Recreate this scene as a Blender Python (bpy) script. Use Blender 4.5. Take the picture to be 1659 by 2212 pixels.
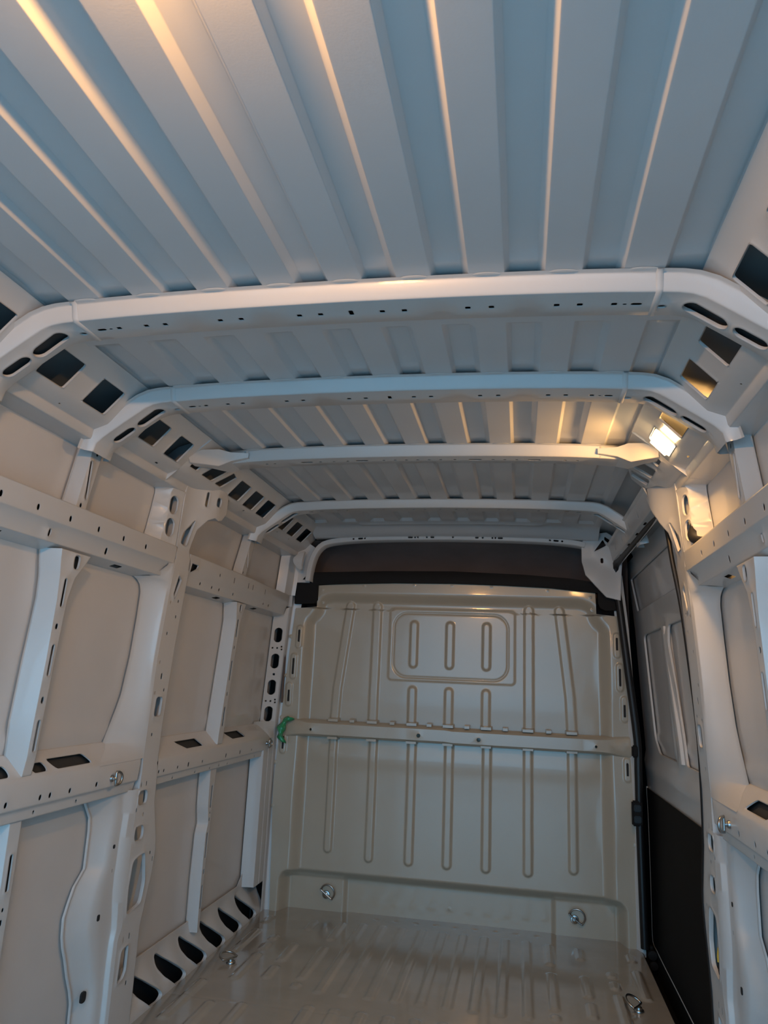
import bpy, bmesh, math, random
import numpy as np
from mathutils import Vector, Matrix
from mathutils.geometry import delaunay_2d_cdt

for _o in list(bpy.data.objects):
    bpy.data.objects.remove(_o)
SC = bpy.context.scene
COL = SC.collection
R = math.radians

# ---------------------------------------------------------------- camera
cam_d = bpy.data.cameras.new('camera')
cam_d.sensor_fit = 'VERTICAL'
cam_d.sensor_height = 36.0
cam_d.lens = 36.0 * 1582.2 / 2212.0
cam_d.clip_start = 0.02
cam_o = bpy.data.objects.new('camera', cam_d)
COL.objects.link(cam_o)
_yaw, _pit, _rol = R(10.862), R(12.885), R(2.546)
_F = Vector((-math.sin(_yaw) * math.cos(_pit), math.cos(_yaw) * math.cos(_pit), math.sin(_pit)))
_Rt = Vector((math.cos(_yaw), math.sin(_yaw), 0))
_U = _Rt.cross(_F)
_r = _Rt * math.cos(_rol) + _U * math.sin(_rol)
_u = -_Rt * math.sin(_rol) + _U * math.cos(_rol)
cam_o.matrix_world = Matrix(((_r.x, _u.x, -_F.x, 0.354), (_r.y, _u.y, -_F.y, 0.0),
                             (_r.z, _u.z, -_F.z, 1.140), (0, 0, 0, 1)))
SC.camera = cam_o

# ---------------------------------------------------------------- light and exposure
SC.view_settings.view_transform = 'Standard'
SC.view_settings.look = 'None'
SC.view_settings.gamma = 1.0
SC.view_settings.use_curve_mapping = False
SC.view_settings.exposure = 0.0
W = bpy.data.worlds.new('overcast_sky')
SC.world = W
W.use_nodes = True
_bg = W.node_tree.nodes['Background']
_bg.inputs[0].default_value = (0.28, 0.66, 1.0, 1)
_bg.inputs[1].default_value = 3.6
# sampling guide in the open rear doorway (a portal adds no light of its own)
_pl = bpy.data.lights.new('rear_doorway_portal', 'AREA')
_pl.shape = 'RECTANGLE'; _pl.size = 1.72; _pl.size_y = 1.95
_pl.cycles.is_portal = True
_po = bpy.data.objects.new('rear_doorway_portal', _pl)
COL.objects.link(_po)
_po.location = (0, -0.36, 0.93)
_po.rotation_euler = (R(90), 0, 0)
LAMP_COL = (1.0, 0.52, 0.16)


def point_light(name, loc, power, radius, parent=None):
    l = bpy.data.lights.new(name, 'POINT')
    l.energy = power; l.color = LAMP_COL; l.shadow_soft_size = radius
    o = bpy.data.objects.new(name, l)
    COL.objects.link(o); o.location = loc
    if parent: o.parent = parent
    return o


# ---------------------------------------------------------------- materials
def principled(name, col, rough=0.4, metal=0.0, coat=0.0, bevel=0.0, noise=0.0, spec=0.5, bump=0.0, bscale=300.0):
    m = bpy.data.materials.new(name)
    m.use_nodes = True
    nt = m.node_tree
    p = nt.nodes['Principled BSDF']
    p.inputs['Base Color'].default_value = (*col, 1)
    p.inputs['Roughness'].default_value = rough
    p.inputs['Metallic'].default_value = metal
    p.inputs['Specular IOR Level'].default_value = spec
    p.inputs['Coat Weight'].default_value = coat
    p.inputs['Coat Roughness'].default_value = 0.06
    tc = nt.nodes.new('ShaderNodeTexCoord')
    nrm = None
    if bevel:
        b = nt.nodes.new('ShaderNodeBevel')
        b.samples = 4
        b.inputs['Radius'].default_value = bevel
        nrm = b.outputs[0]
    if bump:
        n2 = nt.nodes.new('ShaderNodeTexNoise')
        n2.inputs['Scale'].default_value = bscale
        n2.inputs['Detail'].default_value = 2
        nt.links.new(tc.outputs['Object'], n2.inputs['Vector'])
        bp = nt.nodes.new('ShaderNodeBump')
        bp.inputs['Strength'].default_value = bump
        bp.inputs['Distance'].default_value = 0.002
        nt.links.new(n2.outputs[0], bp.inputs['Height'])
        if nrm: nt.links.new(nrm, bp.inputs['Normal'])
        nrm = bp.outputs[0]
    if nrm:
        nt.links.new(nrm, p.inputs['Normal'])
        if coat: nt.links.new(nrm, p.inputs['Coat Normal'])
    if noise:
        n = nt.nodes.new('ShaderNodeTexNoise')
        n.inputs['Scale'].default_value = 5.0
        n.inputs['Detail'].default_value = 5
        nt.links.new(tc.outputs['Object'], n.inputs['Vector'])
        cr = nt.nodes.new('ShaderNodeValToRGB')
        cr.color_ramp.elements[0].position = 0.3
        cr.color_ramp.elements[1].position = 0.7
        cr.color_ramp.elements[0].color = (*[c * (1 - noise) for c in col], 1)
        cr.color_ramp.elements[1].color = (*[min(1, c * (1 + noise)) for c in col], 1)
        nt.links.new(n.outputs[0], cr.inputs[0])
        nt.links.new(cr.outputs[0], p.inputs['Base Color'])
    return m


def emission(name, col, strength):
    m = bpy.data.materials.new(name)
    m.use_nodes = True
    nt = m.node_tree
    nt.nodes.remove(nt.nodes['Principled BSDF'])
    e = nt.nodes.new('ShaderNodeEmission')
    e.inputs[0].default_value = (*col, 1)
    e.inputs[1].default_value = strength
    nt.links.new(e.outputs[0], nt.nodes['Material Output'].inputs[0])
    return m


M_PAINT = principled('white_body_paint', (0.60, 0.595, 0.585), 0.38, coat=0.35, bevel=0.006, noise=0.02, bump=0.03)
M_SKIN = principled('white_panel_paint', (0.63, 0.615, 0.60), 0.36, coat=0.45, noise=0.03, bump=0.03)
M_ROOF = principled('roof_paint', (0.60, 0.60, 0.60), 0.40, coat=0.25, bevel=0.004, noise=0.02, bump=0.03)
M_BULK = principled('bulkhead_paint', (0.455, 0.40, 0.315), 0.28, coat=0.45, noise=0.02, bump=0.03)
M_FLOOR = principled('floor_paint', (0.35, 0.325, 0.28), 0.24, coat=0.8, noise=0.10, bump=0.04)
M_BLACK = principled('black_plastic', (0.009, 0.008, 0.008), 0.7, bevel=0.003, spec=0.25)
M_RUBBER = principled('black_rubber', (0.008, 0.008, 0.009), 0.45)
M_BOARD = principled('black_board', (0.0055, 0.0055, 0.006), 0.8, noise=0.2, spec=0.2)
M_LINER = principled('dark_headliner_fabric', (0.24, 0.195, 0.185), 0.9, noise=0.12, bump=0.3)
M_DARK = principled('shade_and_blackout', (0.015, 0.015, 0.016), 0.8)  # flat black for shade inside openings, also on the added light-blocking box
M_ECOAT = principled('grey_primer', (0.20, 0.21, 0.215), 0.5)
M_BACK = principled('hole_shade_black', (0.035, 0.035, 0.035), 0.7)  # near-black colour stands in for the shade behind small holes
M_STEEL = principled('zinc_steel', (0.42, 0.42, 0.41), 0.30, metal=1.0)
M_GREEN = principled('green_tape', (0.02, 0.30, 0.12), 0.18, coat=0.6)
M_YELLOW = principled('yellow_tape', (0.70, 0.50, 0.08), 0.5)
M_CONC = principled('concrete_ground', (0.36, 0.37, 0.38), 0.9, noise=0.10)
M_LENS = emission('lit_lamp_lens', (1.0, 0.66, 0.30), 22.0)
M_LENS2 = emission('lit_rear_lens', (1.0, 0.66, 0.30), 25.0)


# ---------------------------------------------------------------- object helpers
def link(o, parent=None):
    COL.objects.link(o)
    if parent is not None: o.parent = parent
    return o


def mesh_obj(name, verts, faces, mat, parent=None, angle=38.0, smooth=True):
    me = bpy.data.meshes.new(name)
    me.from_pydata([tuple(map(float, v)) for v in verts], [], [tuple(map(int, f)) for f in faces])
    me.materials.append(mat)
    if smooth:
        me.polygons.foreach_set('use_smooth', [True] * len(me.polygons))
        me.set_sharp_from_angle(angle=R(angle))
    me.update()
    return link(bpy.data.objects.new(name, me), parent)


def grid_obj(name, P, mat, parent=None, angle=60.0):
    """P: numpy (nu, nv, 3)"""
    nu, nv, _ = P.shape
    i, j = np.meshgrid(np.arange(nu - 1), np.arange(nv - 1), indexing='ij')
    a = (i * nv + j).ravel()
    F = np.stack([a, a + nv, a + nv + 1, a + 1], 1)
    me = bpy.data.meshes.new(name)
    me.vertices.add(nu * nv)
    me.vertices.foreach_set('co', P.reshape(-1).astype(np.float32))
    me.loops.add(F.size); me.polygons.add(len(F))
    me.loops.foreach_set('vertex_index', F.ravel().astype(np.int32))
    me.polygons.foreach_set('loop_start', np.arange(0, F.size, 4, dtype=np.int32))
    me.polygons.foreach_set('loop_total', np.full(len(F), 4, dtype=np.int32))
    me.update(calc_edges=True)
    me.validate()
    me.polygons.foreach_set('use_smooth', [True] * len(me.polygons))
    me.set_sharp_from_angle(angle=R(angle))
    me.materials.append(mat)
    return link(bpy.data.objects.new(name, me), parent)


def empty(name, loc=(0, 0, 0), parent=None):
    o = bpy.data.objects.new(name, None)
    o.empty_display_size = 0.1
    o.location = loc
    return link(o, parent)


def tag(o, label=None, cat=None, group=None, kind=None):
    if label: o['label'] = label
    if cat: o['category'] = cat
    if group: o['group'] = group
    if kind: o['kind'] = kind
    return o


def copy_tree(o, parent=None):
    c = o.copy(); COL.objects.link(c); c.parent = parent
    for ch in list(o.children): copy_tree(ch, c)
    return c


def inside(pts, loop):
    x, y = pts[:, 0], pts[:, 1]
    r = np.zeros(len(pts), bool)
    L = np.asarray(loop)
    x1, y1 = L[:, 0], L[:, 1]
    x2, y2 = np.roll(x1, -1), np.roll(y1, -1)
    for a, b, c, d in zip(x1, y1, x2, y2):
        if b == d: continue
        cond = ((b > y) != (d > y)) & (x < (c - a) * (y - b) / (d - b) + a)
        r ^= cond
    return r


def resample(loop, seg, closed=True):
    out = []
    n = len(loop)
    for k in range(n if closed else n - 1):
        a, b = loop[k], loop[(k + 1) % n]
        m = max(1, int(math.ceil(math.hypot(b[0] - a[0], b[1] - a[1]) / seg)))
        for t in range(m):
            out.append((a[0] + (b[0] - a[0]) * t / m, a[1] + (b[1] - a[1]) * t / m))
    if not closed: out.append(tuple(loop[-1]))
    return out


def sheet(name, outer, holes, mapf, mat, parent=None, creases=(), seg=0.05, grid=None, rim=0.006, hrim=0.004, angle=38.0, lip=0.0026, lipw=0.006):
    """Pressed sheet: polygon with real holes in (u, v); mapf(u, v, n) -> xyz, n towards the cabin."""
    outer = resample(outer, seg)
    V, E = [], []

    def add(loop, closed=True):
        b = len(V)
        V.extend(Vector(p) for p in loop)
        n = len(loop)
        E.extend((b + k, b + (k + 1) % n) for k in range(n if closed else n - 1))
    add(outer)
    holes = [list(h) for h in holes]
    raised = set()
    for h in holes:
        add(h)
        ha = np.array(h)
        ext = ha.max(0) - ha.min(0)
        if lip and .012 < ext.min() and ext.max() < .22:
            c = (ha.max(0) + ha.min(0)) / 2
            add([tuple(c + (q - c) * (1 + 2 * lipw / ext)) for q in ha])
            raised |= {(round(float(q[0]), 5), round(float(q[1]), 5)) for q in ha}
    oa = np.array(outer)
    for c in creases: add(resample(c, seg, False), False)
    if grid:
        u0, v0 = oa.min(0); u1, v1 = oa.max(0)
        g = np.stack(np.meshgrid(np.arange(u0 + grid[0] / 2, u1, grid[0]), np.arange(v0 + grid[1] / 2, v1, grid[1])), -1).reshape(-1, 2)
        k = inside(g, outer)
        V.extend(Vector(p) for p in g[k])
    vc, _, fc, *_ = delaunay_2d_cdt(V, E, [], 0, 1e-6)
    P = np.array([(v.x, v.y) for v in vc])
    T = np.array([f for f in fc if len(f) == 3])
    cen = P[T].mean(1)
    keep = inside(cen, outer)
    for h in holes: keep &= ~inside(cen, h)
    T = T[keep]
    verts = [mapf(p[0], p[1], lip if (round(float(p[0]), 5), round(float(p[1]), 5)) in raised else 0.0) for p in P]
    faces = [tuple(t) for t in T]
    cnt = {}
    for t in T:
        for a, b in ((t[0], t[1]), (t[1], t[2]), (t[2], t[0])):
            cnt[(a, b)] = 1
    back = {}

    def bk(i, d):
        if i not in back:
            back[i] = len(verts)
            verts.append(mapf(P[i][0], P[i][1], -d))
        return back[i]
    eo = 1e-5
    hl = [np.array(h) for h in holes]
    hb = [(h.min(0) - eo, h.max(0) + eo) for h in hl]
    for (a, b) in list(cnt):
        if (b, a) in cnt: continue
        m = (P[a] + P[b]) / 2
        onh = [min(hrim, .14 * float((hi - lo).min())) for lo, hi in hb if (m >= lo).all() and (m <= hi).all()]
        d = onh[0] if onh else rim
        if d <= 0: continue
        faces.append((b, a, bk(a, d), bk(b, d)))
    used = sorted({i for f in faces for i in f})
    rm = {o: n for n, o in enumerate(used)}
    return mesh_obj(name, [verts[i] for i in used], [tuple(rm[i] for i in f) for f in faces], mat, parent, angle)


def rr(cx, cy, w, h, r=None, n=4, ang=0.0):
    """rounded rectangle / slot / oval loop"""
    r = min(w, h) / 2 * 0.999 if r is None else min(r, min(w, h) / 2 * 0.999)
    pts = []
    for (sx, sy, a0) in ((1, 1, 0), (-1, 1, 90), (-1, -1, 180), (1, -1, 270)):
        for k in range(n + 1):
            a = R(a0 + 90 * k / n)
            pts.append((sx * (w / 2 - r) + r * math.cos(a), sy * (h / 2 - r) + r * math.sin(a)))
    c, s = math.cos(R(ang)), math.sin(R(ang))
    return [(cx + x * c - y * s, cy + x * s + y * c) for x, y in pts]


def rpoly(pts, r=0.008, n=3):
    """polygon with rounded corners"""
    out = []
    m = len(pts)
    for k in range(m):
        p0, p, p1 = Vector(pts[k - 1]), Vector(pts[k]), Vector(pts[(k + 1) % m])
        a, b = (p0 - p), (p1 - p)
        rr_ = min(r, a.length * 0.45, b.length * 0.45)
        s, e = p + a.normalized() * rr_, p + b.normalized() * rr_
        for t in range(n + 1):
            q = t / n
            out.append(tuple((1 - q) ** 2 * s + 2 * q * (1 - q) * p + q * q * e))
    return out


def tube(name, path, rad, mat, parent=None, n=8, closed=False, flat=(1.0, 1.0), radf=None):
    P = [Vector(p) for p in path]
    m = len(P)
    verts, faces = [], []
    up = None
    for k in range(m):
        if closed: t = P[(k + 1) % m] - P[k - 1]
        else: t = P[min(k + 1, m - 1)] - P[max(k - 1, 0)]
        t.normalize()
        if up is None:
            up = Vector((0, 0, 1)) if abs(t.z) < 0.9 else Vector((1, 0, 0))
        a = t.cross(up).normalized(); b = a.cross(t).normalized(); up = b
        for j in range(n):
            an = 2 * math.pi * j / n
            if radf: rad = radf(P[k])
            verts.append(P[k] + a * rad * flat[0] * math.cos(an) + b * rad * flat[1] * math.sin(an))
    for k in range(m if closed else m - 1):
        k2 = (k + 1) % m
        for j in range(n):
            j2 = (j + 1) % n
            faces.append((k * n + j, k * n + j2, k2 * n + j2, k2 * n + j))
    if not closed:
        faces.append(tuple(range(n - 1, -1, -1)))
        faces.append(tuple((m - 1) * n + j for j in range(n)))
    return mesh_obj(name, verts, faces, mat, parent, 60)


def smooth_path(pts, sub=5, closed=False):
    P = [Vector(p) for p in pts]
    n = len(P); out = []
    for k in range(n if closed else n - 1):
        if closed: a, b, c, d = P[k - 1], P[k], P[(k + 1) % n], P[(k + 2) % n]
        else: a, b, c, d = P[max(k - 1, 0)], P[k], P[k + 1], P[min(k + 2, n - 1)]
        for s in range(sub):
            t = s / sub
            out.append(0.5 * ((2 * b) + (-a + c) * t + (2 * a - 5 * b + 4 * c - d) * t * t + (-a + 3 * b - 3 * c + d) * t ** 3))
    if not closed: out.append(P[-1])
    return out


def lathe(name, prof, mat, parent=None, n=20, axis='z'):
    verts, faces = [], []
    for r, h in prof:
        for j in range(n):
            a = 2 * math.pi * j / n
            verts.append((r * math.cos(a), r * math.sin(a), h))
    for k in range(len(prof) - 1):
        for j in range(n):
            j2 = (j + 1) % n
            faces.append((k * n + j, k * n + j2, (k + 1) * n + j2, (k + 1) * n + j))
    faces.append(tuple(range(n - 1, -1, -1)))
    faces.append(tuple((len(prof) - 1) * n + j for j in range(n)))
    return mesh_obj(name, verts, faces, mat, parent, 40)


def sst(a, b, x):
    t = np.clip((x - a) / (b - a), 0, 1)
    return t * t * (3 - 2 * t)


# ---------------------------------------------------------------- side wall surface
PR = [(-0.3, .905), (0, .905), (.85, .905), (1.45, .872), (1.63, .855), (1.75, .845), (2.2, .80)]
PZ = [a for a, b in PR]; PX = [b for a, b in PR]


def xin(z):
    return float(np.interp(z, PZ, PX))


SKIN = -0.072
FL = -0.066
SH = 1.0128     # the skin lies deep, so its seams sit a little further forward


def wm(s, dz=None, dyz=None):
    """mapping for pressed parts of a side wall: (y, z, n) -> xyz; d is how far the metal stands into the cabin"""
    def f(y, z, n):
        d = 0.0
        if dz: d += float(np.interp(z, [a for a, b in dz], [b for a, b in dz]))
        if dyz: d += dyz(y, z)
        return (s * (xin(z) - d - n), y, z)
    return f


def skin_panel(s, y0, y1, z0, z1, parent, d=SKIN, mat=None):
    ny, nz = 3, max(6, int((z1 - z0) / 0.02))
    P = np.zeros((ny, nz, 3))
    for i, y in enumerate(np.linspace(y0, y1, ny)):
        for j, z in enumerate(np.linspace(z0, z1, nz)):
            P[i, j] = (s * (xin(z) - d - (.004 if .915 < z < .955 else 0)), y, z)
    return grid_obj('side_panel', P, mat or M_SKIN, parent)


def loft(name, s, rows, mat, parent, angle=38.0):
    """rows: list of (z, [(y, d), ...])"""
    P = np.array([[(s * (xin(z) - d), y, z) for y, d in st] for z, st in rows])
    return grid_obj(name, P, mat, parent, angle)


def brace(name, s, rows, slots, parent, di=-0.008, rim=0.02, seamd=FL):
    """vertical stiffener: rows (z, seam_y, crease_y, right_y), top row first"""
    b = empty(name, (0, 0, 0), parent)
    rows = [(z, a * SH, c, r) for z, a, c, r in rows]
    rows = [(z, min(a, c - .004), c, r) for z, a, c, r in rows]
    zz = [r[0] for r in rows]
    dense = []
    for k in range(len(rows) - 1):
        for t in np.linspace(0, 1, 4, endpoint=False):
            dense.append([rows[k][q] * (1 - t) + rows[k + 1][q] * t for q in range(4)])
    dense.append(list(rows[-1]))
    loft('stiffener_flange', s, [(z, [(a - .006, seamd), (a, seamd), (a + (c - a) * .18, seamd + .008), (a + (c - a) * .85, di - .004), (c, di)]) for z, a, c, r in dense], M_PAINT, b)
    loft('stiffener_slot_shade', s, [(z, [(c + .003, di - .012), (r - .003, di - .012)]) for z, a, c, r in dense[1:-1]], M_BACK, b)  # dark strip added behind the slots so they read as shaded
    outer = [(c, z) for z, a, c, r in dense] + [(r, z) for z, a, c, r in dense[::-1]]
    sheet('stiffener_face', outer, slots, wm(s, dz=[(0, di), (3, di)]), M_PAINT, b, rim=rim, seg=0.04, hrim=0.006)
    return b


def small(y, z, w=.010, h=.014):
    return rr(y, z, w, h, None, 2)


# ---------------------------------------------------------------- the rear half of a side wall (same pressing both sides)
def rear_wall(s, root):
    for a, b in ((-.3, .9), (.9, 1.84), (1.84, 2.42)):
        skin_panel(s, a, b, 1.43, 1.80, root)
        skin_panel(s, a, b, .80, 1.43, root)
        skin_panel(s, a, b, -.12, .80, root)
    # upper rail, stepped
    rail_d = [(1.447, FL), (1.462, -.019), (1.496, -.016), (1.513, 0), (1.574, 0)]
    holes = [small(1.499 + .141 * k, 1.534, .011, .017) for k in range(-5, 6)]
    holes += [small(1.727 + .282 * k, 1.484, .012, .022) for k in range(-3, 2)]
    holes += [rr(y, 1.4545, .05, .006) for y in (1.55, 2.12)]
    sheet('upper_rail', [(-.25, 1.447), (2.33, 1.447), (2.42, 1.462), (2.42, 1.574), (-.25, 1.574)], holes, wm(s, rail_d), M_PAINT, root,
          creases=[[(-.249, z), (2.419, z)] for z in (1.462, 1.496, 1.513)], rim=.02)
    # belt rail with its sloping shelf
    belt_d = [(.743, -.014), (.770, -.011), (.777, -.002), (.80, 0), (.842, 0), (.85, -.004), (.905, -.068)]
    holes = [small(y, .794, .011, .015) for y in (1.2, 1.47, 1.743, 1.88, 1.923, 2.015, 2.152)]
    holes += [small(y, .757, .008, .010) for y in (1.5, 1.877, 2.072)]
    holes += [rpoly([(1.955, .858), (2.135, .858), (2.115, .884), (1.935, .884)], .012), rr(1.885, .868, .065, .022), rr(1.72, .870, .09, .026)]
    sheet('belt_rail', [(-.25, .743), (2.40, .743), (2.42, .905), (-.25, .905)], holes, wm(s, belt_d), M_PAINT, root,
          creases=[[(-.249, z), (2.41, z)] for z in (.770, .777, .842, .85)], rim=.03)
    loft('rail_hole_shade', s, [(z, [(-.25, d), (1.0, d), (2.30, d)]) for z, d in ((.752, -.030), (.80, -.018), (.848, -.024), (.893, -.068))], M_BACK, root)  # dark sheet added behind the belt rail, shade for its holes
    loft('rail_hole_shade', s, [(z, [(-.25, d), (1.0, d), (2.30, d)]) for z, d in ((1.458, -.050), (1.475, -.040), (1.51, -.030), (1.568, -.020))], M_BACK, root)  # same dark sheet for shade behind the upper rail holes
    # pillar
    pil = empty('pillar', (0, 0, 0), root)

    def gus(y, z):
        return .05 * float(sst(2.43, 2.60, y)) * float(sst(1.56, 1.70, z))
    right = [(2.53, -.02), (2.53, .15), (2.531, .297), (2.575, .441), (2.587, .52), (2.583, .56), (2.543, .69), (2.54, .772), (2.529, .932), (2.53, 1.219),
             (2.545, 1.45), (2.549, 1.535), (2.515, 1.575), (2.512, 1.655), (2.545, 1.698), (2.58, 1.715), (2.61, 1.710), (2.64, 1.718), (2.675, 1.752), (2.668, 1.810), (2.64, 1.829), (2.484, 1.846)]
    if s > 0:
        right = right[:14] + [(2.555, 1.715), (2.60, 1.765), (2.655, 1.812), (2.64, 1.829), (2.484, 1.846)]
    left = [(2.385, -.02), (2.385, .13), (2.387, .296), (2.405, .33), (2.405, .6), (2.426, .8), (2.419, .976), (2.410, 1.182), (2.42, 1.378), (2.427, 1.53), (2.410, 1.583), (2.405, 1.78), (2.415, 1.84)]
    H = [rr(2.471, 1.014, .046, .066, .012), rr(2.449, .716, .060, .046, .016), rr(2.450, .603, .058, .046, .016),
         rpoly([(2.432, .520), (2.508, .534), (2.530, .436), (2.515, .372), (2.425, .358), (2.420, .44)], .015),
         rpoly([(2.420, .255), (2.462, .263), (2.462, .185), (2.445, .165), (2.412, .160)], .01),
         rpoly([(2.471, 1.478), (2.498, 1.464), (2.466, 1.389), (2.452, 1.407)], .006),
         rr(2.525, 1.775, .014, .058), rr(2.590, 1.778, .034, .036, .010),
         rpoly([(2.492, 1.690), (2.436, 1.625), (2.432, 1.590), (2.480, 1.584)], .012)]
    H += [small(y, z, .008, .012) for y, z in ((2.436, 1.166), (2.435, 1.061), (2.498, 1.071), (2.46, .92), (2.468, .66), (2.418, .68), (2.549, .523),
                                               (2.445, 1.376), (2.502, 1.386), (2.454, 1.267), (2.470, .665 + .02), (2.500, 1.33))]
    H += [small(2.464, 1.118, .011, .022), small(2.433, .759, .005, .016), small(2.468, .759, .005, .016), small(2.570, .499, .005, .016),
          small(2.426, .285, .005, .018), small(2.463, .287, .005, .018), small(2.475, .145, .008, .014)]
    H = [h for k, h in enumerate(H) if k != 19 and not (s > 0 and k in (6, 7))]
    sheet('pillar_face', left + right[::-1], H, wm(s, dyz=gus), M_PAINT, pil, rim=.045, hrim=.010, seg=.03, grid=(.03, .03))
    # window flange behind the pillar, spreading into a foot on the belt rail
    rows = [(1.530, 2.395, 2.427, .0), (1.500, 2.385, 2.427, -.004), (1.475, 2.36, 2.427, -.018), (1.455, 2.30, 2.427, -.035), (1.447, 2.252, 2.427, FL), (1.438, 2.280, 2.427, FL), (1.425, 2.302, 2.425, FL), (1.40, 2.316, 2.422, FL), (1.30, 2.319, 2.416, FL), (1.18, 2.317, 2.411, FL),
            (1.055, 2.301, 2.415, FL), (1.01, 2.285, 2.418, FL), (.968, 2.267, 2.42, FL), (.930, 2.250, 2.423, FL), (.900, 2.237, 2.425, FL), (.882, 2.215, 2.426, -.041), (.862, 2.190, 2.426, -.0175), (.845, 2.16, 2.426, .001)]
    rows = [(z, a * (SH if d < -.03 else 1.0), c, d) for z, a, c, d in rows]
    loft('window_flange', s, [(z, [(a - .005, d), (a, d), (a + .012, d + .006 * (d < -.03)), (a + (c - a) * .62, d * .40), (c - .016, d * .06), (c, 0)]) for z, a, c, d in rows], M_PAINT, pil)
    # lower flange
    rows = [(.748, 2.185, 2.322, 2.366, 2.42), (.725, 2.189, 2.324, 2.366, 2.418), (.681, 2.222, 2.332, 2.366, 2.413), (.64, 2.228, 2.326, 2.362, 2.408), (.599, 2.228, 2.314, 2.358, 2.405), (.533, 2.228, 2.306, 2.356, 2.405), (.492, 2.184, 2.284, 2.352, 2.405), (.45, 2.163, 2.266, 2.354, 2.405),
            (.414, 2.149, 2.258, 2.358, 2.405), (.363, 2.154, 2.256, 2.368, 2.404), (.33, 2.165, 2.266, 2.372, 2.404), (.293, 2.184, 2.282, 2.366, 2.388), (.24, 2.206, 2.310, 2.364, 2.386), (.192, 2.231, 2.326, 2.364, 2.386), (.156, 2.244, 2.332, 2.366, 2.386), (.05, 2.25, 2.338, 2.368, 2.386), (-.02, 2.25, 2.338, 2.368, 2.386)]
    rows = [(z, a * SH, b, c, e) for z, a, b, c, e in rows]
    dr = []
    for k in range(len(rows) - 1):
        for t in (0, .25, .5, .75): dr.append([rows[k][q] * (1 - t) + rows[k + 1][q] * t for q in range(5)])
    dr.append(rows[-1])
    loft('arch_flange', s, [(z, [(a - .014, FL + .001), (a - .010, FL + .006), (a - .004, FL + .006), (a, FL), (a + .012, FL + .003), (a + (b - a) * .8, -.030), (b, -.022), (b + (c - b) * .5, -.020), (c, -.018), (c + (e - c) * .3, -.004), (e, 0)]) for z, a, b, c, e in dr], M_PAINT, pil)
    for y, z, w, h in ((2.28, .17, .026, .030), (2.29, .386, .014, .018), (2.335, .582, .012, .012), (2.343, .509, .012, .014)):
        d = -.0215 if y > 2.285 else -.034
        sheet('hole_shade_patch', rr(y, z, w, h, .35 * w), [], wm(s, dz=[(0, d + .0025), (3, d + .0025)]), M_DARK, pil, rim=.006)  # black patch painted for the shade of a hole, metal not cut
    # pillar top flange with two ovals
    sy = [(1.574, 2.333), (1.60, 2.335), (1.70, 2.348), (1.745, 2.352), (1.760, 2.348), (1.768, 2.338), (1.772, 2.32)]
    top_d = lambda y, z: float(np.interp(y - np.interp(z, [a for a, b in sy], [b for a, b in sy]), [-.04, -.03, -.018, .07], [FL, FL + .004, -.020, .0]))
    outer = [(2.405, 1.56), (2.405, 1.772)] + [(b - .04, a) for a, b in sy[::-1]] + [(2.30, 1.56)]
    sheet('pillar_top_flange', outer, [rr(2.358, 1.713, .042, .066), rr(2.356, 1.632, .042, .066)], wm(s, dyz=top_d), M_PAINT, pil, seg=.02, grid=(.012, .03), rim=.003)
    # stiffeners: middle window, lower panel, upper panel
    b = brace('stiffener', s, [(1.452, 1.752, 1.785, 1.925), (1.425, 1.757, 1.788, 1.905), (1.38, 1.770, 1.797, 1.868), (1.317, 1.777, 1.804, 1.852), (1.157, 1.770, 1.808, 1.847), (.99, 1.767, 1.806, 1.845), (.90, 1.777, 1.806, 1.845), (.855, 1.772, 1.800, 1.838)],
              [rr(1.826, 1.335, .013, .08), rr(1.826, 1.243, .011, .016), rr(1.826, 1.152, .013, .085), rr(1.826, 1.047, .011, .018), rr(1.826, .955, .013, .082),
               rpoly([(1.845, 1.444), (1.875, 1.446), (1.872, 1.405), (1.848, 1.405)], .014)], root)
    brace('stiffener', s, [(.742, 1.755, 1.795, 1.842), (.60, 1.755, 1.795, 1.842), (.50, 1.745, 1.790, 1.838), (.30, 1.74, 1.785, 1.833), (.10, 1.74, 1.785, 1.83)],
          [rr(1.818, .62, .013, .09), rr(1.816, .535, .008, .010), rr(1.815, .505, .010, .016), rr(1.812, .40, .013, .09)], root, di=-.018)
    brace('stiffener', s, [(1.785, 1.826, 1.848, 1.898), (1.72, 1.820, 1.842, 1.892), (1.62, 1.806, 1.828, 1.878), (1.56, 1.800, 1.822, 1.872)],
          [rr(1.855, 1.665, .013, .115, ang=5), small(1.872, 1.748, .010, .014), small(1.846, 1.588, .010, .014)], root, di=-.024)


    brace('stiffener', s, [(1.785, 1.350, 1.372, 1.422), (1.72, 1.344, 1.366, 1.416), (1.62, 1.330, 1.352, 1.402), (1.56, 1.324, 1.346, 1.396)],
          [rr(1.379, 1.665, .013, .115, ang=5), small(1.396, 1.748, .010, .014)], root, di=-.024)


# ================================================================ SETTING
# ---- ceiling
ceiling = empty('ceiling')
tag(ceiling, 'grey white corrugated steel van roof with pressed bows and side rails', 'ceiling', kind='structure')
HZ = [(.035, .107), (.176, .252), (.321, .400), (.469, .547), (.620, .706)]
RZ = 1.930


def crown(x):
    return -.032 * x * x


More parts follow.
